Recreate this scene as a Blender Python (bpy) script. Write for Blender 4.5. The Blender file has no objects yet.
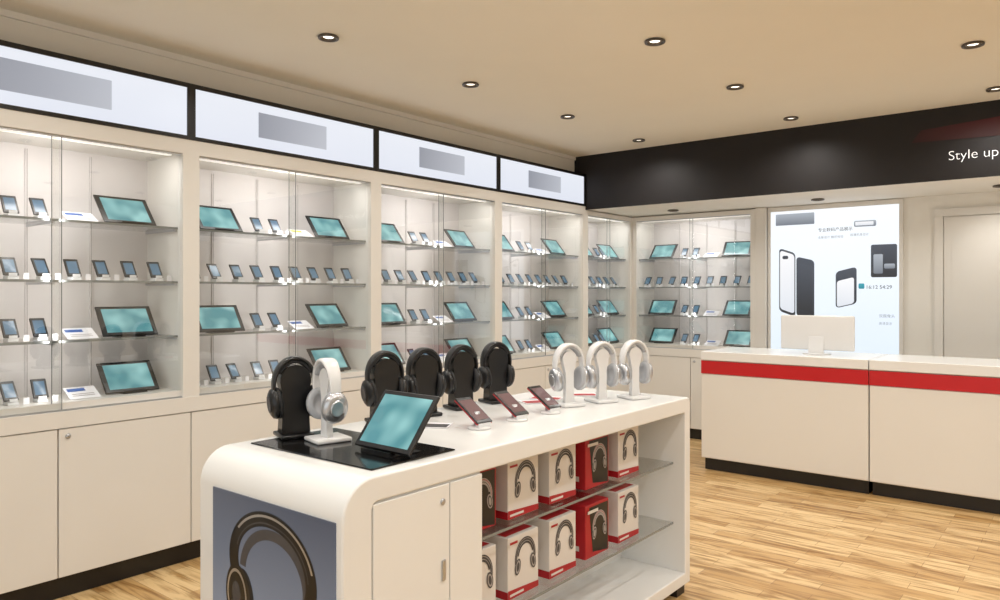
import bpy, bmesh, math, random
from mathutils import Matrix, Vector
random.seed(4)
pi=math.pi
scene=bpy.context.scene
scene.view_settings.view_transform='Standard'
scene.view_settings.look='None'
scene.view_settings.exposure=0.0

def lin(c):
    return tuple(((v/255)/12.92 if v/255<=0.04045 else ((v/255+0.055)/1.055)**2.4) for v in c)+(1.0,)

# ---------------------------------------------------------------- materials
def pmat(name,col,rough=0.5,metal=0.0,emis=None,es=0.0,noise=0.0,nscale=8.0,spec=0.5,coat=0.0):
    m=bpy.data.materials.new(name); m.use_nodes=True
    nt=m.node_tree; b=nt.nodes['Principled BSDF']
    c=lin(col)
    b.inputs['Base Color'].default_value=c
    b.inputs['Roughness'].default_value=rough
    b.inputs['Metallic'].default_value=metal
    b.inputs['Specular IOR Level'].default_value=spec
    b.inputs['Coat Weight'].default_value=coat
    b.inputs['Coat Roughness'].default_value=0.08
    if emis is not None:
        b.inputs['Emission Color'].default_value=lin(emis); b.inputs['Emission Strength'].default_value=es
    if noise>0:
        tc=nt.nodes.new('ShaderNodeTexCoord'); n=nt.nodes.new('ShaderNodeTexNoise')
        n.inputs['Scale'].default_value=nscale; n.inputs['Detail'].default_value=3
        nt.links.new(tc.outputs['Object'],n.inputs['Vector'])
        mx=nt.nodes.new('ShaderNodeMix'); mx.data_type='RGBA'
        mx.inputs['A'].default_value=tuple(v*(1-noise) for v in c[:3])+(1,)
        mx.inputs['B'].default_value=tuple(min(1,v*(1+noise)) for v in c[:3])+(1,)
        nt.links.new(n.outputs['Fac'],mx.inputs['Factor'])
        nt.links.new(mx.outputs['Result'],b.inputs['Base Color'])
    return m

M={}
M['cream']=pmat('cream_laminate',(226,223,217),0.35,noise=0.02,nscale=3)
M['cabinet']=pmat('cabinet_interior',(214,210,209),0.5,noise=0.03,nscale=5)
M['white']=pmat('white_gloss_laminate',(232,232,230),0.22,noise=0.015,nscale=4)
M['wall']=pmat('wall_paint',(234,231,224),0.8,noise=0.02,nscale=6)
M['ceil']=pmat('ceiling_paint',(238,234,222),0.9,noise=0.02,nscale=3)
M['black']=pmat('black_paint',(22,20,20),0.35,noise=0.1)
M['fascia']=pmat('black_fascia',(34,31,31),0.55,noise=0.1,spec=0.3)
M['plastic_b']=pmat('black_plastic',(14,14,15),0.28,noise=0.1,nscale=20)
M['mat']=pmat('black_acrylic',(14,14,15),0.12,noise=0.05)
M['cushion']=pmat('ear_cushion',(24,24,26),0.6,noise=0.15,nscale=60)
M['cushion_w']=pmat('ear_cushion_grey',(170,172,176),0.6,noise=0.05,nscale=60)
M['plastic_w']=pmat('white_plastic',(224,224,224),0.25,noise=0.02)
M['silver']=pmat('brushed_silver',(190,192,196),0.3,metal=0.85,noise=0.05,nscale=30)
M['red']=pmat('red_laminate',(190,16,24),0.35,noise=0.04)
M['redbox']=pmat('red_card',(170,24,34),0.45,noise=0.06)
M['boxw']=pmat('white_card',(218,213,208),0.5,noise=0.03)
M['greyprint']=pmat('grey_print',(70,68,70),0.5,noise=0.1,nscale=40)
M['lgrey']=pmat('light_print',(165,160,158),0.5,noise=0.1,nscale=40)
M['card']=pmat('paper_card',(232,232,236),0.6,noise=0.02)
M['blueprint']=pmat('blue_print',(60,100,170),0.5,noise=0.1)
M['yellow']=pmat('yellow_card',(190,190,70),0.6,noise=0.05)
M['phone_scr']=pmat('phone_screen',(30,50,70),0.15,emis=(120,160,185),es=0.45,noise=0.5,nscale=60)
M['phone_home']=pmat('phone_screen_dark',(40,34,36),0.12,emis=(185,140,138),es=0.4,noise=0.4,nscale=40)
M['acryl']=pmat('frosted_acrylic',(222,224,226),0.2,noise=0.03)
M['lamp']=pmat('lamp_glow',(255,245,225),0.5,emis=(255,246,230),es=2.5)
M['trimring']=pmat('lamp_ring',(92,86,80),0.3,metal=0.4,noise=0.05)
M['reflector']=pmat('lamp_reflector',(200,192,180),0.25,metal=0.8,noise=0.05)
M['led']=pmat('led_strip',(240,238,232),0.5,emis=(255,250,242),es=0.6)
M['text']=pmat('letter_white',(235,235,235),0.5,emis=(240,240,240),es=0.45,noise=0.01)

def screen_mat():
    m=bpy.data.materials.new('tablet_screen'); m.use_nodes=True; nt=m.node_tree
    b=nt.nodes['Principled BSDF']; tc=nt.nodes.new('ShaderNodeTexCoord')
    w=nt.nodes.new('ShaderNodeTexNoise'); w.inputs['Scale'].default_value=9; w.inputs['Detail'].default_value=1
    r=nt.nodes.new('ShaderNodeValToRGB')
    r.color_ramp.elements[0].position=0.35; r.color_ramp.elements[0].color=lin((86,152,158))
    r.color_ramp.elements[1].position=0.68; r.color_ramp.elements[1].color=lin((165,222,220))
    nt.links.new(tc.outputs['Object'],w.inputs['Vector']); nt.links.new(w.outputs['Fac'],r.inputs['Fac'])
    nt.links.new(r.outputs['Color'],b.inputs['Emission Color']); b.inputs['Emission Strength'].default_value=0.85
    b.inputs['Base Color'].default_value=(0.02,0.04,0.05,1); b.inputs['Roughness'].default_value=0.12
    return m
M['tab_scr']=screen_mat()

def glass_mat(name,tint=(0.97,0.98,0.975),f0=0.07):
    m=bpy.data.materials.new(name); m.use_nodes=True; nt=m.node_tree
    for n in list(nt.nodes):
        if n.type!='OUTPUT_MATERIAL': nt.nodes.remove(n)
    out=[n for n in nt.nodes][0]
    def math_(op,a=None,b_=None,va=None,vb=None):
        q=nt.nodes.new('ShaderNodeMath'); q.operation=op
        if a is not None: nt.links.new(a,q.inputs[0])
        if b_ is not None: nt.links.new(b_,q.inputs[1])
        if va is not None: q.inputs[0].default_value=va
        if vb is not None: q.inputs[1].default_value=vb
        return q.outputs[0]
    t=nt.nodes.new('ShaderNodeBsdfTransparent'); t.inputs['Color'].default_value=tint+(1,)
    g=nt.nodes.new('ShaderNodeBsdfGlossy'); g.inputs['Roughness'].default_value=0.02
    geo=nt.nodes.new('ShaderNodeNewGeometry'); d=nt.nodes.new('ShaderNodeVectorMath'); d.operation='DOT_PRODUCT'
    nt.links.new(geo.outputs['Normal'],d.inputs[0]); nt.links.new(geo.outputs['Incoming'],d.inputs[1])
    a=math_('ABSOLUTE',d.outputs['Value']); a=math_('SUBTRACT',None,a,va=1.0); a=math_('POWER',a,None,vb=5.0)
    a=math_('MULTIPLY',a,None,vb=1-f0); a=math_('ADD',a,None,vb=f0)
    mx=nt.nodes.new('ShaderNodeMixShader')
    nt.links.new(a,mx.inputs[0]); nt.links.new(t.outputs[0],mx.inputs[1]); nt.links.new(g.outputs[0],mx.inputs[2])
    nt.links.new(mx.outputs[0],out.inputs['Surface'])
    return m
M['glass']=glass_mat('door_glass',f0=0.13)
M['shelfglass']=glass_mat('shelf_glass',(0.93,0.94,0.94),0.05)
M['edge']=pmat('glass_edge',(130,134,132),0.2,noise=0.02)

def emit_mat(name,c0,c1,strength,axis='X',rough=0.3):
    m=bpy.data.materials.new(name); m.use_nodes=True; nt=m.node_tree
    b=nt.nodes['Principled BSDF']; tc=nt.nodes.new('ShaderNodeTexCoord')
    s=nt.nodes.new('ShaderNodeSeparateXYZ')
    r=nt.nodes.new('ShaderNodeValToRGB')
    r.color_ramp.elements[0].color=lin(c0); r.color_ramp.elements[1].color=lin(c1)
    nt.links.new(tc.outputs['Generated'],s.inputs[0])
    nt.links.new(s.outputs[axis],r.inputs['Fac']); nt.links.new(r.outputs['Color'],b.inputs['Emission Color'])
    b.inputs['Emission Strength'].default_value=strength
    b.inputs['Base Color'].default_value=(0.03,0.03,0.03,1); b.inputs['Roughness'].default_value=rough
    return m
M['sign']=emit_mat('sign_lightbox',(230,235,247),(238,242,251),0.95,'Z')
M['signgrey']=emit_mat('sign_grey_print',(158,162,174),(200,204,214),0.85,'Y')
M['adboard']=emit_mat('poster_lightbox',(226,238,248),(246,250,254),1.05,'Z')
M['p_dark']=emit_mat('poster_dark_print',(34,38,46),(78,86,100),0.8,'Z')
M['p_grey']=emit_mat('poster_grey_print',(130,138,150),(190,198,208),0.8,'Z')
M['p_white']=emit_mat('poster_white_print',(225,230,238),(250,250,252),1.0,'Z')
M['p_teal']=emit_mat('poster_teal_print',(40,150,170),(60,180,200),0.8,'Z')
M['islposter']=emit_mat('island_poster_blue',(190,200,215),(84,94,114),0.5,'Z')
M['redlogo']=emit_mat('red_logo_print',(48,10,12),(112,14,18),0.55,'X',0.9)
M['redlogo'].node_tree.nodes['Principled BSDF'].inputs['Specular IOR Level'].default_value=0.05

def floor_mat():
    m=bpy.data.materials.new('oak_parquet'); m.use_nodes=True; nt=m.node_tree
    b=nt.nodes['Principled BSDF']; tc=nt.nodes.new('ShaderNodeTexCoord')
    br=nt.nodes.new('ShaderNodeTexBrick'); br.offset=0.37; br.offset_frequency=2
    br.inputs['Scale'].default_value=1.0; br.inputs['Brick Width'].default_value=0.52; br.inputs['Row Height'].default_value=0.09
    br.inputs['Mortar Size'].default_value=0.0012; br.inputs['Mortar Smooth'].default_value=0.2
    br.inputs['Color1'].default_value=lin((222,192,142)); br.inputs['Color2'].default_value=lin((188,150,96))
    br.inputs['Mortar'].default_value=lin((146,110,66))
    nt.links.new(tc.outputs['Object'],br.inputs['Vector'])
    mp=nt.nodes.new('ShaderNodeMapping'); mp.inputs['Scale'].default_value=(1.2,9,1)
    n=nt.nodes.new('ShaderNodeTexNoise'); n.inputs['Scale'].default_value=1.8; n.inputs['Detail'].default_value=5; n.inputs['Distortion'].default_value=2.0
    nt.links.new(tc.outputs['Object'],mp.inputs['Vector']); nt.links.new(mp.outputs['Vector'],n.inputs['Vector'])
    r=nt.nodes.new('ShaderNodeValToRGB')
    r.color_ramp.elements[0].position=0.34; r.color_ramp.elements[0].color=lin((190,172,142))
    r.color_ramp.elements[1].position=0.56; r.color_ramp.elements[1].color=(1,1,1,1)
    nt.links.new(n.outputs['Fac'],r.inputs['Fac'])
    mx=nt.nodes.new('ShaderNodeMix'); mx.data_type='RGBA'; mx.blend_type='MULTIPLY'; mx.inputs['Factor'].default_value=1
    nt.links.new(br.outputs['Color'],mx.inputs['A']); nt.links.new(r.outputs['Color'],mx.inputs['B'])
    nt.links.new(mx.outputs['Result'],b.inputs['Base Color'])
    b.inputs['Roughness'].default_value=0.38
    return m
M['floor']=floor_mat()

# ---------------------------------------------------------------- mesh builder
class B:
    def __init__(s): s.V=[];s.F=[];s.MI=[];s.S=[];s.mats=[]
    def mi(s,k):
        if k not in s.mats: s.mats.append(k)
        return s.mats.index(k)
    def add(s,vs,fs,k,mx=None,smooth=False):
        o=len(s.V); i=s.mi(k)
        for v in vs:
            v=Vector(v)
            s.V.append(mx@v if mx else v)
        for f in fs:
            s.F.append([o+a for a in f]); s.MI.append(i); s.S.append(smooth)
    def box(s,x0,x1,y0,y1,z0,z1,k,mx=None,bev=0.0,seg=2):
        if bev<=0:
            vs=[(x,y,z) for x in(x0,x1) for y in(y0,y1) for z in(z0,z1)]
            fs=[(0,1,3,2),(4,6,7,5),(0,4,5,1),(2,3,7,6),(0,2,6,4),(1,5,7,3)]
            s.add(vs,fs,k,mx); return
        bm=bmesh.new(); bmesh.ops.create_cube(bm,size=1)
        for v in bm.verts:
            v.co=Vector(((x0+x1)/2+v.co.x*(x1-x0),(y0+y1)/2+v.co.y*(y1-y0),(z0+z1)/2+v.co.z*(z1-z0)))
        bmesh.ops.bevel(bm,geom=list(bm.edges),offset=bev,segments=seg,profile=0.5,affect='EDGES')
        bm.verts.index_update()
        s.add([v.co.copy() for v in bm.verts],[[v.index for v in f.verts] for f in bm.faces],k,mx,seg>2)
        bm.free()
    def quad(s,pts,k,mx=None): s.add(pts,[list(range(len(pts)))],k,mx)
    def lathe(s,prof,k,mx=None,seg=24,sx=1,sy=1,caps=True):
        vs=[];fs=[]
        for r,z in prof:
            for i in range(seg):
                a=2*pi*i/seg; vs.append((r*math.cos(a)*sx,r*math.sin(a)*sy,z))
        for j in range(len(prof)-1):
            for i in range(seg):
                a=j*seg+i;b_=j*seg+(i+1)%seg
                fs.append((a,b_,b_+seg,a+seg))
        if caps:
            fs.append(list(range(seg))[::-1]); fs.append([(len(prof)-1)*seg+i for i in range(seg)])
        s.add(vs,fs,k,mx,True)
    def sweep(s,path,wx,tn,k,mx=None,seg=10,widths=None):
        vs=[];fs=[];n=len(path)
        for i,(x,z) in enumerate(path):
            a=path[max(0,i-1)];b_=path[min(n-1,i+1)]
            t=Vector((b_[0]-a[0],b_[1]-a[1])).normalized(); nn=Vector((-t.y,t.x))
            w=widths[i] if widths else 1.0
            for q in range(seg):
                an=2*pi*q/seg
                c=math.cos(an);sn=math.sin(an)
                c=math.copysign(abs(c)**0.6,c); sn=math.copysign(abs(sn)**0.6,sn)
                vs.append((x+nn.x*tn*sn*w, c*wx*w, z+nn.y*tn*sn*w))
        for i in range(n-1):
            for q in range(seg):
                a=i*seg+q;b_=i*seg+(q+1)%seg
                fs.append((a,b_,b_+seg,a+seg))
        fs.append(list(range(seg))[::-1]); fs.append([(n-1)*seg+q for q in range(seg)])
        s.add(vs,fs,k,mx,True)
    def prism(s,poly,y0,y1,k,mx=None,smooth=False):
        n=len(poly)
        vs=[(x,y0,z) for x,z in poly]+[(x,y1,z) for x,z in poly]
        fs=[list(range(n)),[n+i for i in range(n)][::-1]]
        s.add(vs,fs,k,mx)
        s.add(vs,[(i,i+n,(i+1)%n+n,(i+1)%n) for i in range(n)],k,mx,smooth)
    def obj(s,name,parent=None,bevel=0.0,mx=None):
        me=bpy.data.meshes.new(name); me.from_pydata([tuple(v) for v in s.V],[],s.F)
        for k in s.mats: me.materials.append(M[k])
        me.polygons.foreach_set('material_index',s.MI); me.polygons.foreach_set('use_smooth',s.S)
        bm=bmesh.new(); bm.from_mesh(me); bmesh.ops.recalc_face_normals(bm,faces=bm.faces); bm.to_mesh(me); bm.free()
        me.update()
        o=bpy.data.objects.new(name,me); scene.collection.objects.link(o)
        if mx: o.matrix_world=mx
        if parent: o.parent=parent
        if bevel:
            b=o.modifiers.new('bevel','BEVEL'); b.width=bevel; b.segments=2; b.limit_method='ANGLE'
        return o
def T(x,y,z): return Matrix.Translation((x,y,z))
def R(a,ax): return Matrix.Rotation(math.radians(a),4,ax)
def empty(name):
    e=bpy.data.objects.new(name,None); scene.collection.objects.link(e); return e
def text(name,body,size,mat,mx,parent,align='LEFT',ext=0.001,off=0.0):
    c=bpy.data.curves.new(name,'FONT'); c.body=body; c.size=size; c.extrude=ext; c.align_x=align; c.offset=off
    c.materials.append(M[mat])
    o=bpy.data.objects.new(name,c); scene.collection.objects.link(o); o.matrix_world=mx; o.parent=parent
    return o

XL=-3.68; YB=6.70; CZ=2.66; SZ=2.17; YS=5.82
# ---------------------------------------------------------------- room
b=B(); b.box(-4.3,3.2,-2.0,7.3,-0.05,0,'floor'); b.obj('floor')
b=B(); b.box(-4.3,3.2,-2.0,7.3,CZ,CZ+0.05,'ceil'); b.obj('ceiling')
b=B(); b.box(-4.2,-4.1,-2.0,7.2,0,CZ,'wall'); b.obj('wall_left')
b=B(); b.box(-4.1,3.1,7.12,7.22,0,CZ,'wall'); b.box(-2.33,3.1,6.76,7.12,0,SZ,'wall'); b.obj('wall_back')
b=B(); b.box(3.1,3.2,-2.0,7.2,0,CZ,'wall'); b.obj('wall_right')
b=B()
b.box(-4.1,-3.4,-2.0,-1.9,0,CZ,'wall'); b.box(2.6,3.1,-2.0,-1.9,0,CZ,'wall'); b.box(-3.4,2.6,-2.0,-1.9,2.4,CZ,'wall'); b.box(-3.4,2.6,-2.0,-1.9,0,0.1,'wall')
b.obj('wall_front')
b=B()
for x in(-3.4,-1.42,0.56,2.54): b.box(x,x+0.06,-1.98,-1.92,0.1,2.4,'black')
b.box(-3.34,2.54,-1.98,-1.92,2.34,2.4,'black'); b.box(-3.34,2.54,-1.98,-1.92,0.1,0.16,'black')
b.box(-3.34,2.54,-1.953,-1.947,0.16,2.34,'glass')
b.obj('added_window_1')  # unseen shopfront opening, added to let world light into the room
b=B(); b.box(-4.1,-3.80,-1.9,YS,2.49,CZ,'wall'); b.box(-3.80,-3.785,-1.9,YS,CZ-0.03,CZ,'wall'); b.obj('trim_1')
b=B(); b.box(-4.1,3.1,YS+0.02,7.12,SZ,CZ,'wall'); b.box(-3.80,3.1,YS,YS+0.02,SZ-0.005,CZ,'fascia'); b.obj('wall_soffit')
e=empty('fascia_sign')
b=B(); b.add([(-1.02,YS-0.004,2.44),(0.5,YS-0.004,2.40),(0.5,YS-0.004,2.62),(-0.96,YS-0.004,2.52)],[(0,1,2,3)],'redlogo'); b.obj('red_logo',e)
text('tagline','Style up your life',0.09,'text',T(-0.80,YS-0.003,2.295)@R(90,'X'),e,off=-0.0015)

b=B(); yd=6.759
b.box(-1.02,-0.96,yd-0.022,yd,0,2.0,'cream'); b.box(-0.14,-0.08,yd-0.022,yd,0,2.0,'cream'); b.box(-1.02,-0.08,yd-0.022,yd,2.001,2.06,'cream')
b.box(-0.955,-0.145,yd-0.012,yd,0.005,1.995,'cream')
b.box(-0.90,-0.20,yd-0.016,yd-0.0122,0.25,1.90,'cream')
b.lathe([(0.01,0),(0.01,0.05),(0.026,0.055),(0.026,0.075),(0.01,0.08)],'silver',T(-0.21,yd-0.012,1.0)@R(90,'X'),16)
b.obj('door_1')
b=B(); b.box(-0.08,3.1,6.745,6.76,0,0.1,'cream'); b.box(-2.33,-1.021,6.745,6.76,0,0.1,'cream'); b.obj('baseboard_back')

# ---------------------------------------------------------------- downlights
def downlight(x,y,z,power=24,ang=155):
    b=B()
    b.lathe([(0.046,0),(0.052,-0.006),(0.050,-0.013),(0.040,-0.013),(0.038,-0.004)],'trimring',None,24,caps=False)
    b.lathe([(0.038,-0.004),(0.026,-0.0015)],'reflector',None,24,caps=False)
    b.lathe([(0.026,-0.0016),(0.0258,-0.003)],'lamp',None,24)
    o=b.obj('recessed_downlight',mx=T(x,y,z))
    l=bpy.data.lights.new('downlight_lamp','SPOT'); l.energy=power; l.spot_size=math.radians(ang); l.spot_blend=0.8
    l.shadow_soft_size=0.04; l.color=(1.0,0.97,0.925)
    lo=bpy.data.objects.new('lamp',l); scene.collection.objects.link(lo); lo.matrix_world=T(x,y,z-0.025); lo.parent=o
    lo.matrix_parent_inverse=T(x,y,z).inverted()
for x in(-2.95,-1.73,-0.5,0.72,1.94):
    for y in(0.2,1.26,2.32,3.38,4.43,5.48):
        downlight(x,y,CZ)
for x in(-3.08,-1.80,-0.55,0.7,1.9): downlight(x,6.38,SZ,11)

# ---------------------------------------------------------------- cabinets
def device(b,u,v,z,w,h,tilt,scr,rot=0,t=0.009,bord=0.1,top=0.09):
    mx=T(u,v,z)@R(rot,'Z')@R(-tilt,'X')
    b.box(-w/2,w/2,0,t,0,h,'plastic_b',mx,bev=0.003,seg=1)
    e=w*bord*0.55; f=h*top
    b.quad([(-w/2+e,-0.0008,f),(w/2-e,-0.0008,f),(w/2-e,-0.0008,h-f),(-w/2+e,-0.0008,h-f)],scr,mx)
def easel(b,u,v,z,w,h,tilt,rot=0,k='acryl'):
    m0=T(u,v,z)@R(rot,'Z')
    b.box(-w*0.3,w*0.3,-0.02,h*0.55,0,0.003,k,m0)
    b.box(-w*0.3,w*0.3,-0.02,-0.017,0,0.015,k,m0)
    mx=m0@T(0,0.011,0.004)@R(-tilt,'X')
    b.box(-w*0.22,w*0.22,0,0.003,0,h*0.8,k,mx)
    a=math.radians(tilt); top=(0.011+math.sin(a)*h*0.6, math.cos(a)*h*0.6)
    b.add([(-w*0.1,top[0],top[1]),(w*0.1,top[0],top[1]),(w*0.1,h*0.55,0.002),(-w*0.1,h*0.55,0.002)],[(0,1,2,3)],k,m0)
ROWS=[1.74,1.46,1.18,0.90]
def cabinet(mx,W,sign,sidecol=0.045):
    e=empty('display_cabinet')
    D=0.40; top=2.195 if sign else SZ-0.01
    b=B()
    b.box(0.0,W,0.02,D,0.10,0.86,'cream',mx)
    b.box(0.0,W,0.04,D,0.0,0.10,'black',mx)
    b.box(0,W,-0.004,0.02,0.785,0.86,'cream',mx)
    nd=2 if W>1.0 else 1
    for i in range(nd):
        a=i*W/nd+0.003; c=(i+1)*W/nd-0.003
        b.box(a,c,0.0,0.018,0.105,0.78,'cream',mx,bev=0.002,seg=1)
    b.box(0,sidecol,0,D,0.86,top,'cream',mx); b.box(W-sidecol,W,0,D,0.86,top,'cream',mx)
    b.box(sidecol,W-sidecol,0,D,2.12,top,'cream',mx)
    b.box(sidecol,W-sidecol,D-0.02,D,0.86,2.12,'cabinet',mx)
    b.box(sidecol,W-sidecol,0.02,D-0.02,0.86,0.896,'cream',mx)
    for q in (0.25,0.5,0.75):
        x=sidecol+(W-2*sidecol)*q
        b.box(x-0.008,x+0.008,D-0.028,D-0.02,0.90,2.10,'cabinet',mx)
        b.box(x-0.002,x+0.002,D-0.029,D-0.028,0.90,2.10,'lgrey',mx)
    b.box(sidecol+0.03,W-sidecol-0.03,0.06,0.085,2.112,2.12,'led',mx)
    b.lathe([(0.010,0),(0.012,0.004),(0.008,0.008)],'silver',mx@T(W/2+0.04,0.0,0.745)@R(90,'X'),16)
    b.obj('carcass',e)
    g=B()
    for z in ROWS[:-1]:
        x0=sidecol+0.004;x1=W-sidecol-0.004
        g.box(x0,x1,0.05,D-0.03,z-0.008,z,'shelfglass',mx)
        g.box(x0,x1,0.046,0.050,z-0.010,z+0.001,'edge',mx)
        for xx in(x0,x1-0.012,W/2-0.006): g.box(xx,xx+0.012,0.055,D-0.03,z-0.02,z-0.0085,'silver',mx)
    g.obj('glass_shelves',e)
    g=B()
    g.quad([(sidecol,0.012,0.865),(W/2+0.02,0.012,0.865),(W/2+0.02,0.012,2.118),(sidecol,0.012,2.118)],'glass',mx)
    g.quad([(W/2-0.02,0.024,0.865),(W-sidecol,0.024,0.865),(W-sidecol,0.024,2.118),(W/2-0.02,0.024,2.118)],'glass',mx)
    g.box(W/2+0.017,W/2+0.020,0.010,0.014,0.865,2.118,'edge',mx)
    g.box(W/2-0.020,W/2-0.017,0.022,0.026,0.865,2.118,'edge',mx)
    g.box(sidecol,W-sidecol,0.006,0.03,0.86,0.868,'silver',mx)
    g.box(sidecol,W-sidecol,0.006,0.03,2.112,2.12,'silver',mx)
    g.obj('glass_doors',e)
    # top led strip; vertical pair at the door joint is added interior fill
    for y_,z_,sx_,sy_,en,rx in((0.05,2.105,W-0.25,0.03,2.4,20),):
        l=bpy.data.lights.new('cabinet_led_and_fill','AREA'); l.shape='RECTANGLE'; l.size=sx_; l.size_y=sy_; l.energy=en*W/1.27; l.color=(1,0.97,0.95)
        o=bpy.data.objects.new('led_and_fill_lamp',l); scene.collection.objects.link(o)
        o.matrix_world=mx@T(W/2,y_,z_)@R(rx,'X'); o.parent=e
    for sx in(W*0.5-0.03,W*0.5+0.03):
        l=bpy.data.lights.new('cabinet_led_and_fill','AREA'); l.shape='RECTANGLE'; l.size=0.02; l.size_y=1.18; l.energy=1.3*W/1.27; l.color=(1,0.97,0.95)
        o=bpy.data.objects.new('led_and_fill_lamp',l); scene.collection.objects.link(o)
        o.matrix_world=mx@T(sx,0.04,1.51)@R(90,'X')@R(25 if sx<W/2 else -25,'Y'); o.parent=e
    if sign:
        s=empty('illuminated_sign')
        b=B()
        b.box(0,W,-0.004,0.12,2.195,2.215,'black',mx); b.box(0,W,-0.004,0.12,2.465,2.488,'black',mx)
        b.box(0,0.022,-0.004,0.12,2.215,2.465,'black',mx); b.box(W-0.022,W,-0.004,0.12,2.215,2.465,'black',mx)
        b.obj('frame',s)
        b=B(); b.box(0.022,W-0.022,0.004,0.1,2.215,2.465,'sign',mx); b.obj('light_panel',s)
        b=B(); b.box(W/2-0.235,W/2+0.235,0.001,0.004,2.275,2.415,'signgrey',mx); b.obj('printed_logo',s)
    return e
def stock(mx,W,variant=0):
    ph=B(); tb=B(); cd=B()
    def P(u,z):
        r=random.uniform(-6,6)
        ph.box(u-0.022,u+0.022,0.105,0.165,z,z+0.014,'acryl',None,0.002,1)
        easel(ph,u,0.125,z+0.014,0.055,0.08,35,r); device(ph,u,0.125,z+0.020,0.064,0.102,35,'phone_scr',r,0.008,0.28,0.15)
        if random.random()<0.6: ph.box(u+0.038,u+0.062,0.10,0.102,z,z+0.03,'card')
    def Tb(u,z,r=0):
        easel(tb,u,0.12,z,0.2,0.16,38,r,'plastic_b'); device(tb,u,0.12,z+0.008,0.27,0.182,38,'tab_scr',r,0.010,0.16,0.10)
    def C(u,z,y=False):
        m=T(u,0.09,z+0.002)@R(-62,'X')
        cd.box(-0.07,0.07,0,0.002,0,0.10,'card',m)
        cd.quad([(-0.06,-0.001,0.06),(0.02,-0.001,0.06),(0.02,-0.001,0.085),(-0.06,-0.001,0.085)],'blueprint' if not y else 'yellow',m)
        cd.quad([(-0.05,-0.001,0.02),(0.05,-0.001,0.02),(0.05,-0.001,0.025),(-0.05,-0.001,0.025)],'lgrey',m)
        cd.quad([(-0.05,-0.001,0.035),(0.05,-0.001,0.035),(0.05,-0.001,0.04),(-0.05,-0.001,0.04)],'lgrey',m)
    z1,z2,z3,z4=[z+0.001 for z in ROWS]; z4-=0.004
    if W<1.0:
        for z in(z1,z3,z4): Tb(0.22,z); P(0.45,z); P(0.55,z); Tb(0.70,z)
        for i in range(6): P(0.10+0.135*i,z2)
    else:
        for z in(z1,z3):
            Tb(0.25,z,random.uniform(-6,6));P(0.49,z);P(0.61,z);C(0.78,z,variant==1 and z==z1);Tb(1.02,z,random.uniform(-6,6))
        for i in range(9): P(0.09+0.133*i,z2)
        if variant==1:
            for u in(0.09,0.215,0.34,0.49,0.61): P(u,z4)
        else: Tb(0.25,z4);P(0.49,z4);P(0.61,z4)
        C(0.79,z4);Tb(1.03,z4)
    ph.obj('shelf_smartphones',mx=mx); tb.obj('shelf_tablets',mx=mx)
    if cd.V: cd.obj('product_cards',mx=mx)
bounds=[-0.53,0.74,2.01,3.28,4.55,5.82,6.70]
for i in range(6):
    mx=T(XL,bounds[i],0)@R(90,'Z'); W=bounds[i+1]-bounds[i]
    cabinet(mx,W,i<5)
    stock(mx,W,1 if i==2 else 0)
mx=T(XL,YB,0); cabinet(mx,1.25,False); stock(mx,1.25)
b=B(); b.box(-4.1,XL-0.001,YB+0.001,7.12,0,SZ-0.01,'cream'); b.box(-2.429,-2.335,YB,7.12,0,SZ-0.002,'cream'); b.obj('trim_2')

# ---------------------------------------------------------------- poster lightbox (back wall)
e=empty('advertising_lightbox'); y=6.735
b=B()
b.box(-2.33,-1.24,y+0.002,6.759,2.125,2.165,'cream'); b.box(-2.33,-1.24,y+0.002,6.759,0.84,0.88,'cream')
b.box(-1.27,-1.24,y+0.002,6.759,0.88,2.125,'cream'); b.box(-2.33,-2.305,y+0.002,6.759,0.88,2.125,'cream'); b.obj('frame',e,bevel=0.002)
b=B(); b.box(-2.305,-1.27,y+0.008,6.755,0.88,2.125,'adboard'); b.obj('light_panel',e)
def pprint(nm,pts,k,dy=0.0):
    bb=B(); bb.prism(pts,y+0.005-dy,y+0.008-dy,k); bb.obj(nm,e)
def rr(x0,x1,z0,z1,r=0.02,sk=0.0):
    out=[]
    for cx,cz,a0 in((x1-r,z1-r,0),(x0+r,z1-r,90),(x0+r,z0+r,180),(x1-r,z0+r,270)):
        for q in range(5):
            a=math.radians(a0+q*22.5); px=cx+r*math.cos(a);pz=cz+r*math.sin(a)
            out.append((px,pz+sk*(px-x0)))
    return out
pprint('logo_print',rr(-2.26,-1.93,2.00,2.10,0.005),'p_grey')
pprint('phone_print_a',rr(-2.23,-2.09,1.24,1.80,0.03,-0.35),'p_dark')
pprint('phone_print_b',rr(-2.222,-2.098,1.26,1.78,0.025,-0.35),'p_white',0.002)
pprint('phone_print_c',rr(-2.08,-1.93,1.20,1.72,0.03,-0.25),'p_dark',0.002)
pprint('phone_print_c2',rr(-2.065,-1.945,1.26,1.66,0.01,-0.25),'p_dark',0.004)
pprint('camera_print',rr(-2.20,-2.15,1.70,1.73,0.012),'p_dark',0.004)
pprint('phone_print_d',rr(-1.755,-1.59,1.27,1.58,0.03,0.25),'p_dark')
pprint('phone_print_d2',rr(-1.745,-1.61,1.28,1.50,0.02,0.25),'p_white',0.002)
pprint('phone_print_e',rr(-1.48,-1.285,1.53,1.80,0.015),'p_dark')
pprint('phone_print_e2',rr(-1.46,-1.39,1.56,1.72,0.01),'p_grey',0.002)
pprint('phone_print_e3',rr(-1.38,-1.30,1.60,1.64,0.01),'p_grey',0.002)
pprint('phone_print_f',rr(-1.61,-1.44,1.955,2.005,0.012),'p_grey')
pprint('phone_print_f2',rr(-1.60,-1.46,1.965,1.995,0.005),'p_white',0.002)
pprint('badge_print',rr(-1.575,-1.53,1.435,1.48,0.01),'p_teal')
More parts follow.
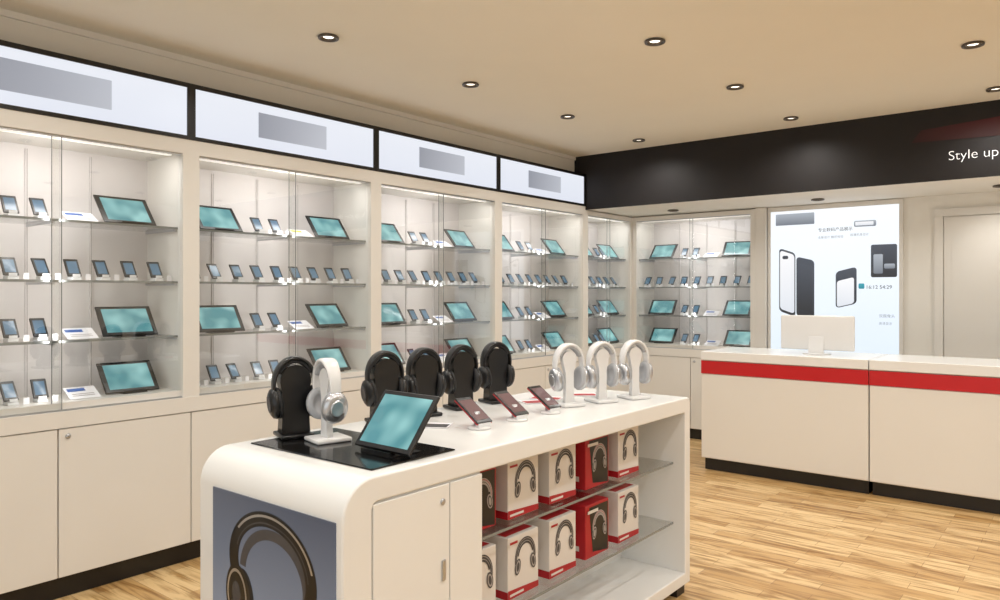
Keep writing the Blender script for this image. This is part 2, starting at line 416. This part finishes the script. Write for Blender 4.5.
for i,(tx,tz,sz,s) in enumerate([(-1.90,1.93,0.035,'专业数码产品展示'),(-1.90,1.87,0.025,'全新设计 触控体验'),(-1.52,1.435,0.042,'16:12 54:29'),(-1.64,1.88,0.024,'超薄机身设计'),(-1.42,1.20,0.03,'双摄像头'),(-1.42,1.14,0.025,'高清显示'),(-2.10,1.0,0.03,'智能手机体验中心'),(-1.82,1.16,0.024,'高速处理器'),(-1.82,1.12,0.02,'长效续航 轻薄机身')]):
    text('caption_%d'%i,s,sz,'p_dark' if i in(0,2) else 'p_grey',T(tx,y+0.006,tz)@R(90,'X'),e,ext=0.0005)

# ---------------------------------------------------------------- service counter
def counter(x0,x1):
    b=B()
    b.box(x0,x1,5.605,6.20,0.10,0.88,'cream')
    b.box(x0+0.01,x1-0.01,5.65,6.18,0.0,0.10,'black')
    b.box(x0+0.002,x1-0.002,5.595,5.605,0.105,0.762,'cream',None,0.002,1)
    b.box(x0,x1,5.592,5.605,0.766,0.866,'red')
    b.box(x0-0.0,x1,5.585,6.22,0.872,0.94,'white',None,0.004,2)
    b.obj('service_counter')
counter(-2.46,-1.244); counter(-1.238,-0.022); counter(-0.016,1.2)
b=B()
m=T(-1.66,5.86,0.941)
b.lathe([(0.10,0),(0.10,0.006),(0.03,0.010)],'plastic_w',m,28,sy=0.8)
b.box(-0.055,0.055,-0.03,-0.012,0.006,0.13,'plastic_w',m@R(-6,'X'),0.004,2)
b.box(-0.265,0.265,-0.012,0.02,0.03,0.29,'plastic_w',m,0.012,3)
b.quad([(-0.25,0.0203,0.045),(0.25,0.0203,0.045),(0.25,0.0203,0.28),(-0.25,0.0203,0.28)],'phone_scr',m)
b.obj('computer_monitor')

# ---------------------------------------------------------------- island
IX0,IX1,IY0,IY1,TZ=-2.185,-1.494,1.22,3.275,0.915
e=empty('island_display_counter')
def arc(cx,cz,r,a0,a1,n=10): return [(cx+r*math.cos(math.radians(a0+(a1-a0)*i/n)),cz+r*math.sin(math.radians(a0+(a1-a0)*i/n))) for i in range(n+1)]
Ro=0.10;Rf=0.03;tn=0.10;tt=0.07
outer=[(IY0,0.05)]+arc(IY0+Ro,TZ-Ro,Ro,180,90)+arc(IY1-Rf,TZ-Rf,Rf,90,0,10)+[(IY1,0.05)]
Ri=0.02
inner=[(IY0+tn,0.105)]+arc(IY0+tn+Ri,TZ-tt-Ri,Ri,180,90)+arc(IY1-0.055-0.01,TZ-tt-0.01,0.01,90,0,10)+[(IY1-0.055,0.105)]
n=len(outer)
bv=0.008
def loop(X,ins):
    oo=[];ii=[]
    for (oy,oz),(iy,iz) in zip(outer,inner):
        d=Vector((iy-oy,iz-oz)); L=d.length; d=d/L
        oo.append((X,oy+d.x*ins,oz+d.y*ins)); ii.append((X,iy-d.x*ins,iz-d.y*ins))
    return oo,ii
secs=[(IX0+bv*(1-math.cos(math.radians(90*k/4))),bv*(1-math.sin(math.radians(90*k/4)))) for k in range(5)]
secs+=[(IX1-bv*(1-math.cos(math.radians(90*k/4))),bv*(1-math.sin(math.radians(90*k/4)))) for k in range(4,-1,-1)]
b=B(); rings=[loop(X,i) for X,i in secs]
for s0,s1 in zip(rings[:-1],rings[1:]):
    for w_ in(0,1):
        vs=list(s0[w_])+list(s1[w_])
        b.add(vs,[(i,(i+1)%n,n+(i+1)%n,n+i) for i in range(n)],'white',None,True)
for rg in(rings[0],rings[-1]):
    vs=list(rg[0])+list(rg[1])
    b.add(vs,[(i,(i+1)%n,n+(i+1)%n,n+i) for i in range(n)],'white')
o=b.obj('waterfall_shell',e)
bm=bmesh.new(); bm.from_mesh(o.data); bmesh.ops.remove_doubles(bm,verts=bm.verts,dist=1e-5); bmesh.ops.recalc_face_normals(bm,faces=bm.faces)
for f in bm.faces: f.smooth=True
for ed in bm.edges:
    if len(ed.link_faces)==2 and ed.calc_face_angle(0)>math.radians(40): ed.smooth=False
bm.to_mesh(o.data); bm.free()
wn=o.modifiers.new('wn','WEIGHTED_NORMAL'); wn.keep_sharp=True
b=B()
b.box(IX0+0.012,IX1-0.012,IY0+tn,1.77,0.105,TZ-tt,'white')
for X0,X1 in((IX1-0.012,IX1-0.002),(IX0+0.002,IX0+0.012)):
    b.box(X0,X1,IY0+tn+0.004,1.62,0.112,TZ-tt-0.006,'white',None,0.002,1)
    b.box(X0,X1,1.624,1.77,0.112,TZ-tt-0.006,'white',None,0.002,1)
b.box(-1.849,-1.829,1.77,IY1-0.055,0.105,TZ-tt,'white')
b.obj('storage_carcass',e)
b=B()
b.lathe([(0.009,0),(0.010,0.003),(0.006,0.005)],'silver',T(IX1-0.002,1.59,0.79)@R(90,'Y'),16)
b.box(IX1-0.002,IX1+0.004,1.585,1.600,0.56,0.62,'silver',None,0.002,2)
b.obj('lock_and_handle',e)
b=B()
for z in(0.61,0.33):
    for a,c in((-1.828,IX1-0.06),(IX0+0.06,-1.85)):
        b.box(a,c,1.771,IY1-0.056,z-0.008,z,'shelfglass')
        ed=c if c>-1.8 else a
        b.box(ed-0.001,ed+0.001,1.771,IY1-0.056,z-0.0085,z+0.0005,'edge')
b.obj('glass_shelves',e)
b=B()
for X in(IX0+0.03,IX1-0.09):
    for Y in(IY0+0.03,IY1-0.10): b.box(X,X+0.07,Y,Y+0.08,0,0.05,'black')
b.obj('feet',e)
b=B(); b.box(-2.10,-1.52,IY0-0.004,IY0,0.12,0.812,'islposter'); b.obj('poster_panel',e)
def hp_print(b,mx,s,k1,k2,k3,sz=1.15,cz=-0.42,st=1.0):
    def ring(r0,r1,a0,a1,k,y):
        n=24;vs=[]
        for i in range(n+1):
            a=math.radians(a0+(a1-a0)*i/n)
            vs.append((r0*math.cos(a),y,r0*sz*math.sin(a))); vs.append((r1*math.cos(a),y,r1*sz*math.sin(a)))
        b.add(vs,[(2*i,2*i+1,2*i+3,2*i+2) for i in range(n)],k,mx)
    ring(0.80*s,1.0*s,-12,192,k1,-0.0008*st); ring(0.90*s,0.93*s,-5,185,k2,-0.0012*st); ring(0.66*s,0.77*s,12,168,k1,-0.0010*st)
    for sg in(-1,1):
        for rx,rz,k,y in((0.27,0.46,k1,-0.0016),(0.20,0.37,k3,-0.002),(0.13,0.26,k1,-0.0024)):
            c=(sg*0.74*s,cz*s)
            vs=[(c[0]+rx*s*math.cos(2*pi*i/24)+sg*0.15*rz*s*math.sin(2*pi*i/24)*-1,y*st,c[1]+rz*s*math.sin(2*pi*i/24)) for i in range(24)]
            b.add(vs,[list(range(24))],k,mx)
# end-panel picture: three-quarter headphone, layered flat print
def end_print():
    b=B(); mx=T(-1.80,IY0-0.004,0.625)@R(6,'Y')
    def band(cx,cz,rx0,rz0,rx1,rz1,a0,a1,k,y):
        n=40; vs=[]
        for i in range(n+1):
            a=math.radians(a0+(a1-a0)*i/n)
            vs.append((cx+rx0*math.cos(a),y,cz+rz0*math.sin(a))); vs.append((cx+rx1*math.cos(a),y,cz+rz1*math.sin(a)))
        b.add(vs,[(2*i,2*i+1,2*i+3,2*i+2) for i in range(n)],k,mx)
    # far side of the padded band, then the outer shell of the band
    band(0.015,-0.03,0.135,0.115,0.165,0.145,0,180,'greyprint',-0.0006)
    band(0,0,0.160,0.118,0.208,0.160,-28,200,'plastic_b',-0.0009)
    band(0,0,0.190,0.144,0.198,0.151,20,150,'silver',-0.0012)
    band(0,0,0.170,0.126,0.174,0.130,10,170,'greyprint',-0.0012)
    def ell(cx,cz,rx,rz,rot,k,y):
        vs=[]
        for i in range(36):
            a=2*pi*i/36; x=rx*math.cos(a); z=rz*math.sin(a); r=math.radians(rot)
            vs.append((cx+x*math.cos(r)-z*math.sin(r),y,cz+x*math.sin(r)+z*math.cos(r)))
        b.add(vs,[list(range(36))],k,mx)
    for cx,cz,sx,ro,sg in((-0.150,-0.125,1.0,12,1),(0.150,-0.140,0.85,-10,-1)):
        ell(cx+sg*0.030,cz,0.052*sx,0.088,ro,'cushion',-0.0012)      # cushion, inner side
        ell(cx,cz,0.062*sx,0.092,ro,'plastic_b',-0.0015)             # housing
        ell(cx-sg*0.004,cz,0.050*sx,0.077,ro,'silver',-0.0018)       # metal ring
        ell(cx-sg*0.004,cz,0.043*sx,0.068,ro,'plastic_b',-0.0021)
        ell(cx-sg*0.006,cz+0.004,0.022*sx,0.036,ro,'greyprint',-0.0024)
    b.obj('poster_headphone_print',e)
end_print()
b=B(); b.box(-2.125,-1.545,1.36,1.70,TZ+0.0005,TZ+0.005,'mat',None,0.002,1); b.obj('counter_mat')

# boxed headphones
def hbox(Y,z,w,h,kind):
    b=B(); d=0.19
    mx=T(-1.60,Y,z)@R(90,'Z')
    if kind=='w':
        b.box(0,w,0,d,0.0,h,'boxw',mx,0.002,1)
        b.quad([(0,-0.0006,0.0),(w,-0.0006,0.0),(w,-0.0006,h*0.10),(0,-0.0006,h*0.15)],'redbox',mx)
        b.quad([(-0.0006,0,0.0),(-0.0006,d,0.0),(-0.0006,d,h*0.13),(-0.0006,0,h*0.13)],'redbox',mx)
        b.quad([(0.01,0.02,h+0.0006),(w-0.01,0.02,h+0.0006),(w-0.01,0.06,h+0.0006),(0.01,0.06,h+0.0006)],'redbox',mx)
        hp_print(b,mx@T(w/2+0.01,-0.0006,h*0.60),w*0.34,'greyprint','lgrey','lgrey')
        b.quad([(w*0.06,-0.001,h*0.04),(w*0.5,-0.001,h*0.04),(w*0.5,-0.001,h*0.08),(w*0.06,-0.001,h*0.08)],'boxw',mx)
        b.quad([(w*0.06,-0.001,h*0.88),(w*0.30,-0.001,h*0.88),(w*0.30,-0.001,h*0.92),(w*0.06,-0.001,h*0.92)],'redbox',mx)
        hp_print(b,mx@R(-90,'Z')@T(-d/2,-0.0012,h*0.6),w*0.22,'lgrey','boxw','lgrey')
    else:
        b.box(0,w,0,d,0.0,h,'redbox',mx,0.002,1)
        b.quad([(w*0.3,-0.0006,h*0.1),(w*0.96,-0.0006,h*0.02),(w*0.96,-0.0006,h*0.95),(w*0.15,-0.0006,h*0.95)],'black',mx)
        hp_print(b,mx@T(w*0.58,-0.001,h*0.55),w*0.3,'lgrey','redbox','greyprint')
        b.quad([(w*0.06,-0.0045,h*0.84),(w*0.5,-0.0045,h*0.84),(w*0.5,-0.0045,h*0.90),(w*0.06,-0.0045,h*0.90)],'boxw',mx)
        b.quad([(-0.0006,0.03,0.03),(-0.0006,d-0.03,0.03),(-0.0006,d-0.03,0.05),(-0.0006,0.03,0.05)],'boxw',mx)
    b.obj('headphone_box')
ys=[1.785,2.03,2.28,2.53,2.79]
for Y,k in zip(ys,'rwwrw'): hbox(Y,0.611,0.18,0.203,k)
for Y,k in zip(ys,'wwwrw'): hbox(Y,0.331,0.18,0.215,k)

# ---------------------------------------------------------------- headphones on stands
def headphones(x,y,rot,white=False,z=TZ+0.001):
    b=B()
    body='plastic_w' if white else 'plastic_b'; cush='cushion_w' if white else 'cushion'
    b.box(-0.055,0.055,-0.055,0.065,0,0.014,body,None,0.005,3)
    if white:
        prof=[(-0.024,0.01),(0.024,0.01),(0.020,0.05),(0.020,0.14),(0.030,0.18)]+arc(0,0.200,0.036,0,180,12)+[(-0.030,0.18),(-0.020,0.14),(-0.020,0.05)]
        b.prism(prof,-0.010,0.012,body,None,True)
    else:
        prof=[(-0.048,0.01),(0.048,0.01),(0.046,0.05),(0.044,0.10),(0.046,0.16)]+arc(0,0.188,0.052,-5,185,12)+[(-0.046,0.16),(-0.044,0.10),(-0.046,0.05)]
        b.prism(prof,-0.020,0.030,body,None,True)
    R0=0.069
    path=[(R0*math.cos(math.radians(a)),0.172+0.090*math.sin(math.radians(a))) for a in range(-14,195,8)]
    nn=len(path); wd=[0.8+0.4*math.sin(pi*i/(nn-1)) for i in range(nn)]
    b.sweep(path,0.021,0.0062,body,None,12,wd)
    p2=[((R0-0.010)*math.cos(math.radians(a)),0.172+0.080*math.sin(math.radians(a))) for a in range(30,151,8)]
    b.sweep(p2,0.019,0.007,cush,None,10)
    for sg in(-1,1):
        m=T(sg*0.060,0,0.115)@R(sg*7,'Y')@R(90*sg,'Y')
        b.lathe([(0.004,0.023),(0.030,0.022),(0.040,0.015),(0.043,0.006),(0.043,-0.002)],body if not white else 'silver',m,28,sx=1.2,sy=1.0)
        b.lathe([(0.022,0.0225),(0.024,0.025),(0.018,0.0255),(0.012,0.024)],'silver' if white else 'greyprint',m,24,sx=1.2)
        b.lathe([(0.043,-0.002),(0.044,-0.007),(0.041,-0.013),(0.034,-0.016),(0.024,-0.014),(0.022,-0.008)],cush,m,28,sx=1.2)
        b.box(sg*0.070-0.004,sg*0.070+0.004,-0.009,0.009,0.13,0.185,body,None,0.002,2)
    b.obj('headphones_on_stand',mx=T(x,y,z)@R(rot,'Z'))
headphones(-2.10,1.51,70,False,TZ+0.0055)
headphones(-1.955,1.53,-14,True,TZ+0.0055)
for Y in(1.90,2.11,2.33,2.56): headphones(-2.085,Y,72)
for X,Y in((-1.78,2.68),(-1.73,2.87),(-1.67,3.06)): headphones(X,Y,66,True)
b=B(); easel(b,0,0,0,0.22,0.19,40,0,'plastic_b'); device(b,0,0,0.014,0.25,0.20,38,'tab_scr',0,0.010,0.12,0.08)
b.obj('tablet_on_easel',mx=T(-1.665,1.50,TZ+0.0055)@R(-2,'Z'))
def deskphone(x,y,rot):
    b=B()
    b.lathe([(0.042,0),(0.042,0.005),(0.030,0.010)],'plastic_w',None,24)
    b.sweep([(0,0.008),(0,0.03),(0,0.058)],0.008,0.012,'silver',T(0,0.012,0))
    b.box(-0.03,0.03,-0.030,-0.012,0.004,0.024,'acryl',None,0.003,2)
    m=T(0,-0.030,0.024)@R(-58,'X')
    b.box(-0.037,0.037,0.003,0.009,0,0.142,'redbox',m,0.0025,2)
    b.box(-0.037,0.037,-0.003,0.004,0.0,0.142,'plastic_b',m,0.0025,2)
    b.quad([(-0.032,-0.0035,0.015),(0.032,-0.0035,0.015),(0.032,-0.0035,0.126),(-0.032,-0.0035,0.126)],'phone_home',m)
    b.obj('smartphone_on_stand',mx=T(x,y,TZ+0.001)@R(rot,'Z'))
for Y in(2.03,2.25,2.47): deskphone(-1.73,Y,84)
for i,(X,Y,r) in enumerate(((-1.98,2.80,20),(-1.92,3.0,40),(-1.95,2.68,60),(-1.90,1.96,30))):
    b=B(); b.box(-0.07,0.07,-0.05,0.05,0,0.003,'card'); b.quad([(-0.065,-0.045,0.0035),(0.065,-0.045,0.0035),(0.065,0.02,0.0035),(-0.065,0.02,0.0035)],'redbox' if i<3 else 'greyprint')
    b.obj('leaflet',mx=T(X,Y,TZ+0.001)@R(r,'Z'))

# ---------------------------------------------------------------- world + camera
w=bpy.data.worlds.new('World'); scene.world=w; w.use_nodes=True
w.node_tree.nodes['Background'].inputs[0].default_value=(0.96,0.98,1.0,1); w.node_tree.nodes['Background'].inputs[1].default_value=1.8
cam=bpy.data.cameras.new('camera'); co=bpy.data.objects.new('camera',cam); scene.collection.objects.link(co)
cam.sensor_width=36; cam.lens=26.82; cam.shift_y=-0.007; cam.clip_start=0.05
co.location=(0,0,1.4); co.rotation_euler=(pi/2,0,math.radians(38.85))
scene.camera=co
